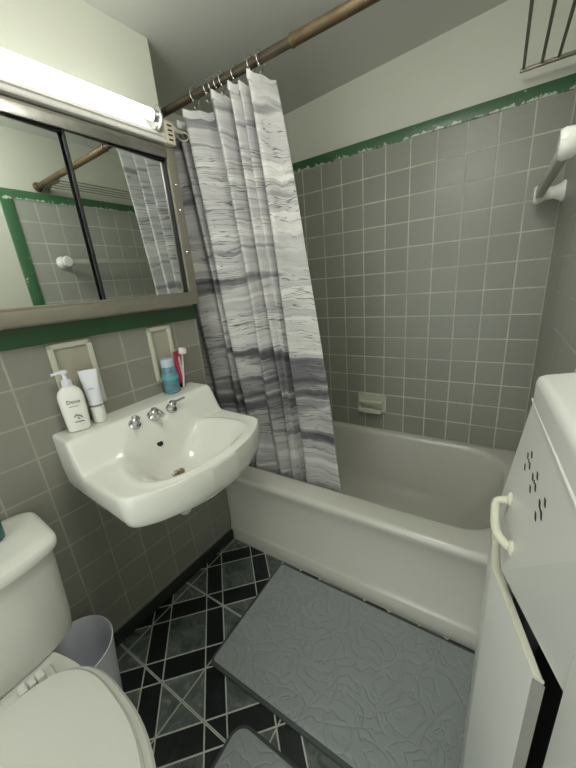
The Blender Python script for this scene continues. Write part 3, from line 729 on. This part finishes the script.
# ------------------------------------------------------------ waste bin
wb = thing('waste_bin', 'white plastic waste bin on the floor between toilet and sink wall', 'waste bin', L(.128, .760, 0), LA)
wb.scale = (1.08, 1.10, 1.0)
bm = new_bm()
loft(bm, [oval_ring(a, b, z, n=48, p=2.1) for a, b, z in ((.070, .066, 0), (.074, .070, .004), (.086, .082, .14), (.097, .093, .245), (.099, .095, .255), (.0965, .0925, .257), (.094, .090, .250), (.083, .079, .14), (.071, .067, .010), (.02, .02, .008))])
obj('bucket', bm, 'plastic_white', wb, smooth=40)

# ------------------------------------------------------------ rugs
def rug(name, label, x0, x1, y0, y1, r, h, top_in=.012):
    t = thing(name, label, 'bath mat', ((x0+x1)/2, (y0+y1)/2, 0)); a, b = (x1-x0)/2, (y1-y0)/2
    bm = new_bm(); rg = []
    for z, i in ((.0005, .002), (.004, 0), (h*.7, .001), (h, .006), (h+.001, .012)): rg.append(rrect(-a+i, a-i, -b+i, b-i, max(.004, r-i), z, ns=30))
    loft(bm, rg, cap1=False)
    obj('binding', bm, 'rug_edge', t)
    bm = new_bm(); rg = []
    for z, i in ((h*.5, .011), (h+.0015, .0115), (h+.0035, .016), (h+.004, .025)): rg.append(rrect(-a+i, a-i, -b+i, b-i, max(.004, r-i), z, ns=30))
    loft(bm, rg); obj('pile', bm, 'rug', t)
    return t
rug('bath_mat', 'large grey bath mat embossed with roses along the tub',   .332, 1.145, -1.243, -.768, .025, .012)
rug('toilet_mat', 'small dark grey embossed mat corner on the floor beside the toilet', .528, .99, -1.56, -1.302, .05, .012)

# ------------------------------------------------------------ white metal cabinet by the right wall
cb_ = thing('storage_cabinet', 'tall white enamelled metal cabinet with its lower door ajar at the right wall', 'cabinet', (1.18, -1.28, 0))
O3 = Vector((1.18, -1.28, 0))
def rel(p): return (p[0]-O3.x, p[1]-O3.y)
XB = 1.240
bm = new_bm()
hood = [rel(p) for p in ((1.132, -1.112), (XB, -1.042), (XB, -1.47), (1.1512, -1.47))]
t = bmesh.new(); loft(t, [[(x, y, 1.058) for x, y in hood], [(x, y, 1.100) for x, y in hood]])
bmesh.ops.bevel(t, geom=[e for e in t.edges if all(v.co.z > 1.09 for v in e.verts) or abs(e.verts[0].co.z-e.verts[1].co.z) > .01], offset=.012, segments=5, profile=.5, affect='EDGES')
merge(bm, t); obj('top', bm, 'enamel', cb_, smooth=40)
bm = new_bm(); lid = [rel(p) for p in ((1.176, -1.072), (XB, -1.030+.0), (XB, -1.44), (1.19, -1.44))]
lid = [rel(p) for p in ((1.178, -1.090), (XB, -1.052), (XB, -1.45), (1.192, -1.45))]
prism(bm, lid, 1.098, 1.106, bev=.003); obj('raised_lid', bm, 'enamel', cb_)
# carcass: far side, back, near post, inside painted near-black for the cavity's shade
bm = new_bm(); prism(bm, [rel(p) for p in ((1.140, -1.106), (1.150, -1.116), (XB, -1.056), (XB, -1.048))], .02, 1.06); obj('far_side', bm, 'enamel', cb_, smooth=0)
bm = new_bm(); box(bm, 1.226-O3.x, XB-O3.x, -1.47-O3.y, -1.056-O3.y, .0, 1.06); obj('back_panel', bm, 'shade_in', cb_, smooth=0)
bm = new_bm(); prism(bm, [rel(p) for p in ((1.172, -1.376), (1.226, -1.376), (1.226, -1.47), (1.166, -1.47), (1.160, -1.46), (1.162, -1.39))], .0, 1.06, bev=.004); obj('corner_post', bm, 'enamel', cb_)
bm = new_bm(); box(bm, 1.185-O3.x, 1.226-O3.x, -1.376-O3.y, -1.120-O3.y, .845, .852); obj('inner_shelf', bm, 'shade_in', cb_, smooth=0)
bm = new_bm(); box(bm, 1.200-O3.x, 1.226-O3.x, -1.376-O3.y, -1.115-O3.y, .05, .845); obj('cavity_shade_block', bm, 'shade_in', cb_, smooth=0)
def Ux(y, z): return 1.136-.1256*(1.058-z)+.052*(-1.1-y)
def U(y, z, off=0): return Vector((Ux(y, z)-off, y, z))-O3
TH = Vector((.006, 0, 0))
def sheet(bm, pts):
    a = [bm.verts.new(p) for p in pts]; b = [bm.verts.new(p+TH) for p in pts]
    bm.faces.new(a); bm.faces.new(b[::-1])
    for i in range(len(a)): j = (i+1) % len(a); bm.faces.new((a[j], a[i], b[i], b[j]))
bm = new_bm()
g1 = Vector((1.115, -1.238, .835))-O3; g2 = Vector((1.168, -1.372, .832))-O3; c2 = Vector((1.1525, -1.43, 1.058))-O3
sheet(bm, [U(-1.1, 1.062), U(-1.1, .853), Vector((1.113, -1.18, .845))-O3, g1, c2, U(-1.43, 1.062)])
sheet(bm, [g1, g2, c2])
sheet(bm, [c2, g2, Vector((1.163, -1.47, .832))-O3, Vector((1.152, -1.47, 1.06))-O3])
obj('upper_panel', bm, 'enamel', cb_, smooth=20)
# vents: clusters of five small slots, their dark depth painted black
for cluster in [[(-1.1727, 0.9932), (-1.1881, 1.0037), (-1.1851, 0.9918), (-1.1766, 0.9766), (-1.196, 0.9904)], [(-1.2247, 0.9904), (-1.2396, 1.0019), (-1.2366, 0.9908), (-1.2308, 0.9758), (-1.2473, 0.9895)], [(-1.2808, 0.9891), (-1.2938, 1.0013), (-1.2889, 0.987), (-1.2825, 0.9725), (-1.297, 0.9858)]]:
    bm = new_bm()
    for k, (yy, zz_) in enumerate(cluster):
        g = .5 if k == 2 else 1
        c = U(yy, zz_, .0008)
        vs = [bm.verts.new(Vector((c.x+.1256*q-.052*p, c.y+p, c.z+q))) for p, q in ((.0066*g, .0026*g), (.001*g, .0030*g), (-.0066*g, -.0026*g), (-.001*g, -.0030*g))]; vb = [bm.verts.new(v.co+Vector((.004, 0, 0))) for v in vs]
        bm.faces.new(vs)
        for i in range(4): j = (i+1) % 4; bm.faces.new((vs[j], vs[i], vb[i], vb[j]))
    obj('vent', bm, 'black', cb_, smooth=0)
bm = new_bm(); tube(bm, [Vector((1.1335, -1.108, 1.0575))-O3, Vector((1.1500, -1.465, 1.0575))-O3], .0022, 10); obj('rim_bead', bm, 'enamel', cb_)
# handle
def Up(y, z, off): return Vector((Ux(y, z)-off, y, z))-O3
bm = new_bm()
hz = .890
tube(bm, [Up(-1.162, .905, -.002), Up(-1.160, .900, .012), Up(-1.163, .897, .018), Up(-1.200, .890, .019), Up(-1.222, .887, .018), Up(-1.241, .885, .008), Up(-1.245, .884, -.002)], .0062, 14, smooth_iter=1)
for y, z in ((-1.160, .905), (-1.245, .884)):
    t = bmesh.new(); bmesh.ops.create_uvsphere(t, u_segments=16, v_segments=10, radius=.011)
    merge(bm, t, 0, Matrix.Translation(Up(y, z, 0)) @ Matrix.Diagonal((.5, 1, 1, 1)))
obj('handle', bm, 'cream', cb_)
# door, swung slightly open, with folded far flange
door_o = [(1.1050, -1.105), (1.1050, -1.203), (1.148, -1.347)]
door_i = [(1.1150, -1.105), (1.1150, -1.199), (1.159, -1.350)]
bm = new_bm(); poly = [rel(p) for p in door_o+door_i[::-1]]; prism(bm, poly, .03, .800, bev=.0025); dr = obj('door', bm, 'enamel', cb_)
bm = new_bm(); prism(bm, [(x, y) for x, y in poly], .7985, .8035, bev=.0015); obj('top_edge', bm, 'cream', dr)
bm = new_bm(); prism(bm, [rel(p) for p in ((1.1480, -1.3475), (1.1590, -1.3505), (1.1592, -1.3520), (1.1478, -1.3490))], .03, .7985); obj('end_edge', bm, 'greyedge', dr, smooth=0)  # grey strip on the near end of the door
bpy.context.view_layer.update()
